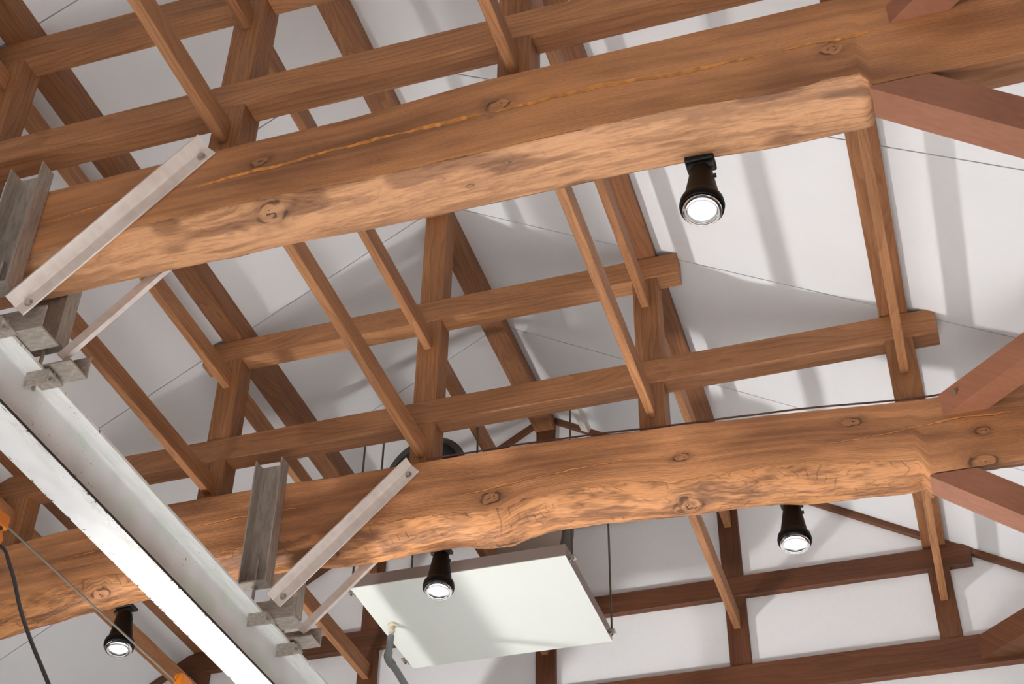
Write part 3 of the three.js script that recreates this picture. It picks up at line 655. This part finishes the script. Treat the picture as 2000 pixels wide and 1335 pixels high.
// ---------------------------------------------------------------- drain pan, fan and pipes over the far bay
{
  const x0 = -2.250, x1 = -1.334, z0 = -5.512, z1 = -4.778, y = 3.0, h = 0.054;
  const o = [(x0 + x1) / 2, y, (z0 + z1) / 2], t = thing('drain_pan', 'flat glossy white drain pan with metal rim hung on rods', 'pan', o);
  const R = g => at(g, -o[0], -o[1], -o[2]);
  part(t, 'pan_bottom', R(cornerBox([x0, y, z0], [x1, y + 0.003, z1])), M.pan);
  for (const [a, b] of [[[x0, y + 0.003, z1 - 0.003], [x1, y + h, z1]], [[x0, y + 0.003, z0], [x1, y + h, z0 + 0.003]], [[x0, y + 0.003, z0 + 0.003], [x0 + 0.003, y + h, z1 - 0.003]], [[x1 - 0.003, y + 0.003, z0 + 0.003], [x1, y + h, z1 - 0.003]]])
    part(t, 'rim', R(cornerBox(a, b)), M.panRim);
  for (const [x, z] of [[x1 + 0.014, z1 - 0.045], [x1 + 0.014, z0 + 0.06], [x0 - 0.014, z1 - 0.045], [x0 - 0.014, z0 + 0.06]]) {
    const yTop = 3.822, s = x > -1.8 ? 1 : -1;
    part(t, 'hanging_rod', R(rodGeo([x, y - 0.005, z], [x, yTop, z], 0.0045)), M.rod);
    const c = part(t, 'corner_clip', R(mergeGeometries([cornerBox([Math.min(x - s * 0.013, x + s * 0.016), y + 0.012, z - 0.018], [Math.max(x - s * 0.013, x + s * 0.016), y + 0.016, z + 0.018]), cornerBox([Math.min(x - s * 0.0135, x - s * 0.0105), y - 0.004, z - 0.018], [Math.max(x - s * 0.0135, x - s * 0.0105), y + 0.012, z + 0.018])])), M.zinc);
    part(c, 'nut', R(mergeGeometries([at(new THREE.CylinderGeometry(0.010, 0.010, 0.009, 6), x, y + 0.021, z), at(new THREE.CylinderGeometry(0.010, 0.010, 0.009, 6), x, y + 0.006, z)])), M.zinc);
  }
  const d = thing('drain_pipe', 'grey drain pipe with beige fitting below the pan corner', 'pipe', [-2.190, y, -5.105]);
  const Q = g => at(g, 2.190, -y, 5.105);
  part(d, 'beige_fitting', Q(mergeGeometries([rodGeo([-2.190, y - 0.001, -5.105], [-2.192, 2.938, -5.102], 0.0115, 16), rodGeo([-2.190, y - 0.001, -5.105], [-2.190, 2.990, -5.105], 0.021, 16), rodGeo([-2.191, 2.972, -5.104], [-2.1912, 2.962, -5.104], 0.0145, 16)])), M.beige);
  part(d, 'pipe', Q(mergeGeometries([tube([[-2.192, 2.942, -5.102], [-2.197, 2.870, -5.10], [-2.199, 2.845, -5.10], [-2.190, 2.825, -5.10], [-2.162, 2.786, -5.10], [-2.116, 2.711, -5.10], [-1.90, 2.37, -5.12], [-1.88, 2.30, -5.14], [-1.88, 1.2, -5.3], [-1.88, FLOOR + 0.02, -5.3]], 0.0145, 160, 12)])), M.greypipe);
  part(d, 'elbow', Q(tube([[-2.1965, 2.868, -5.10], [-2.199, 2.846, -5.10], [-2.189, 2.824, -5.10], [-2.176, 2.806, -5.10]], 0.0175, 16, 12)), M.greypipe);

  // inline duct fan above the pan
  const mouth = new THREE.Vector3(-1.967, 3.522, -4.80), ax = new THREE.Vector3(0.12, -0.02, -1).normalize();
  const f = thing('duct_fan', 'round fan drum with a dark open mouth behind the ridge post', 'fan', mouth.toArray());
  f.quaternion.setFromUnitVectors(new THREE.Vector3(0, 1, 0), ax);
  part(f, 'fan_casing', lathe([[0.168, 0.0], [0.192, 0.0], [0.197, 0.010], [0.192, 0.022], [0.185, 0.03], [0.185, 0.27], [0.17, 0.29], [0.0005, 0.29], [0.0005, 0.28], [0.165, 0.275], [0.175, 0.26], [0.168, 0.0]], 56), M.drum);
  part(f, 'mouth', lathe([[0.0005, 0.12], [0.05, 0.10], [0.10, 0.07], [0.167, 0.004]], 48), M.dark);
  part(f, 'strap', at(new THREE.CylinderGeometry(0.1875, 0.1875, 0.03, 48, 1, true), 0, 0.15, 0), M.zinc);
  const a = new THREE.Vector3(-1.78, 3.44, -5.14), b = new THREE.Vector3(-1.52, 3.42, -5.36), dir = b.clone().sub(a), L = dir.length(); dir.normalize();
  const v = thing('air_duct', 'white round air duct with grey end collar above the drain pan', 'duct', a.toArray());
  v.quaternion.setFromUnitVectors(new THREE.Vector3(0, 1, 0), dir);
  part(v, 'duct_tube', lathe([[0.118, 0], [0.125, 0], [0.125, L - 0.03], [0.118, L - 0.03], [0.118, 0]], 48), M.duct);
  part(v, 'end_collar', lathe([[0.112, L - 0.05], [0.127, L - 0.045], [0.132, L - 0.03], [0.132, L], [0.12, L + 0.012], [0.10, L + 0.012], [0.098, L], [0.112, L - 0.05]], 48), M.ductGrey);
  for (const [x, z] of [[-2.175, -4.824], [-1.735, -4.824]]) {
    const m = shade(new THREE.Mesh(rodGeo([0, 0, 0], [0, 3.822 - 3.30, 0], 0.0045), M.rod)); m.position.set(x, 3.30, z); m.name = numbered('threaded_hanger'); scene.add(m);
    tag(m, x < -2 ? 'thin dark threaded rod hanging left of the duct fan mouth' : 'thin dark threaded rod hanging at the ridge over the duct fan', 'rod', 'hanging rods');
  }
  // steel channels lying across the upper tie rails carry all the rods
  for (const [z, l] of [[z1 - 0.045, 'steel channel across the upper tie rails over the front of the drain pan'], [z0 + 0.06, 'steel channel across the upper tie rails over the back of the drain pan']]) {
    const g = mergeGeometries([cornerBox([-2.72, 0, -0.02], [-1.27, 0.004, 0.02]), cornerBox([-2.72, 0.004, -0.02], [-1.27, 0.034, -0.016]), cornerBox([-2.72, 0.004, 0.016], [-1.27, 0.034, 0.02])]);
    g.translate(2.0, 0, 0);
    const m = shade(new THREE.Mesh(g, M.steel)); m.position.set(-2.0, 3.8195, z); m.name = numbered('support_channel'); scene.add(m); tag(m, l, 'channel', 'rod support channels');
  }
  // white cable duct on the slope
  const w = shade(new THREE.Mesh(box(0.045, 0.025, 0.43), M.duct)); w.position.set(-1.535, ceilY(-1.535) - 0.018, -5.72); w.rotation.z = Math.atan(-SR); w.name = 'cable_trunking'; scene.add(w);
  tag(w, 'white cable trunking on the right slope near the gable', 'trunking');
}

// ---------------------------------------------------------------- festoon wire, trolleys, cables
{
  const y = 2.305, xw = -2.575, z1 = -3.03, z0 = -4.10;
  const m = shade(new THREE.Mesh(rodGeo([0, 0, 0.9], [0.022, 0, ZB + 0.01 + 3.03], 0.0036), M.wire)); m.position.set(xw, y, z1); m.name = 'festoon_wire'; scene.add(m);
  tag(m, 'thin steel wire stretched beside the white crane rail', 'wire');
  const trolley = (pos, label) => {
    const t = thing('cable_trolley', label, 'trolley', pos, 'orange cable trolleys');
    part(t, 'wheel_block', box(0.036, 0.05, 0.075, 0.008), M.orange, [0, 0.006, 0]);
    part(t, 'saddle', new THREE.CylinderGeometry(0.026, 0.030, 0.05, 18, 1, false, 0, Math.PI * 2).rotateZ(Math.PI / 2).scale(0.7, 1, 1), M.orange, [-0.004, -0.052, 0]);
    part(t, 'pin', new THREE.CylinderGeometry(0.006, 0.006, 0.045, 12).rotateZ(Math.PI / 2), M.rust, [0, -0.03, 0]);
    return t;
  };
  trolley([xw - 0.004, y, z1 + 0.02], 'orange cable trolley at the left edge above the black cable');
  trolley([xw + 0.022, y, z0 - 0.03], 'orange cable trolley at the bottom edge beside the crane rail');
  const c = shade(new THREE.Mesh(tube([[-2.590, 2.245, -3.03], [-2.561, 2.228, -3.05], [-2.535, 2.185, -3.05], [-2.498, 2.117, -3.05], [-2.448, 2.010, -3.05], [-2.388, 1.905, -3.05], [-2.297, 1.762, -3.05], [-2.20, 1.60, -3.05], [-2.12, 1.3, -3.05], [-2.10, 0.6, -3.05], [-2.10, 0.1, -3.05]].map(p => [p[0] + 2.1, p[1] - 0.1, p[2] + 3.05]), 0.0058, 120, 10), M.cable));
  c.position.set(-2.1, 0.1, -3.05); c.name = 'hanging_cable'; scene.add(c); tag(c, 'black cable hanging in a curve from the orange trolley', 'cable');
  // thin electric cable lying along the back top of the far log
  const pts = []; for (let i = 0; i <= 60; i++) { const x = lerp(-1.72, 0.30, i / 60); pts.push([x, interp(B_top, x) + 0.004 + 0.010 * vnoise(x * 4, 2, 77), TZ.B + HALF - 0.016]); }
  const e = shade(new THREE.Mesh(tube(pts, 0.0035, 200, 6), M.redwire)); e.name = 'electric_cable'; scene.add(e); tag(e, 'thin brown electric cable lying along the top of the farther log beam', 'cable');
}

// ---------------------------------------------------------------- unseen flood lamp below the view, placed to cast the ceiling shadows
{
  const [x, y, z] = UNSEEN_FLOOD.pos, p = new THREE.Vector3(x, y, z), d = new THREE.Vector3(...UNSEEN_FLOOD.aim).sub(p).normalize();
  const t = thing('unseen_floodlight', 'unseen flood lamp at the lower left, placed to cast the ceiling shadows', 'unseen_floodlight', [x, FLOOR, z]);
  const hgt = y - FLOOR;
  part(t, 'pole', rodGeo([0, 0.35, 0], [0, hgt - 0.16, 0], 0.014, 14), M.blackMatt);
  for (let k = 0; k < 3; k++) part(t, 'leg', rodGeo([0, 0.55, 0], [0.42 * Math.cos(k * 2.094), 0.012, 0.42 * Math.sin(k * 2.094)], 0.010, 10), M.blackMatt);
  const head = new THREE.Group(); head.name = 'lamp_head'; head.position.set(0, hgt, 0); head.quaternion.setFromUnitVectors(new THREE.Vector3(0, 0, 1), d); t.add(head);
  part(head, 'housing', at(box(0.26, 0.20, 0.07, 0.012), 0, 0, -0.055), M.blackMatt);
  part(head, 'lamp_face', at(box(0.22, 0.16, 0.004), 0, 0, -0.018), M.lens);
  part(t, 'yoke', rodGeo([0, hgt - 0.17, 0], [-d.x * 0.06, hgt - 0.06 * d.y, -d.z * 0.06], 0.010, 10), M.blackMatt);
  const L = new THREE.SpotLight(0xffffff, UNSEEN_FLOOD.power, 0, UNSEEN_FLOOD.angle, UNSEEN_FLOOD.penumbra, 2);
  L.position.copy(p); L.target.position.set(...UNSEEN_FLOOD.aim); L.castShadow = true; L.shadow.radius = 6; L.name = 'unseen_flood_beam';
  scene.add(L, L.target);
}

renderer.render(scene, camera);
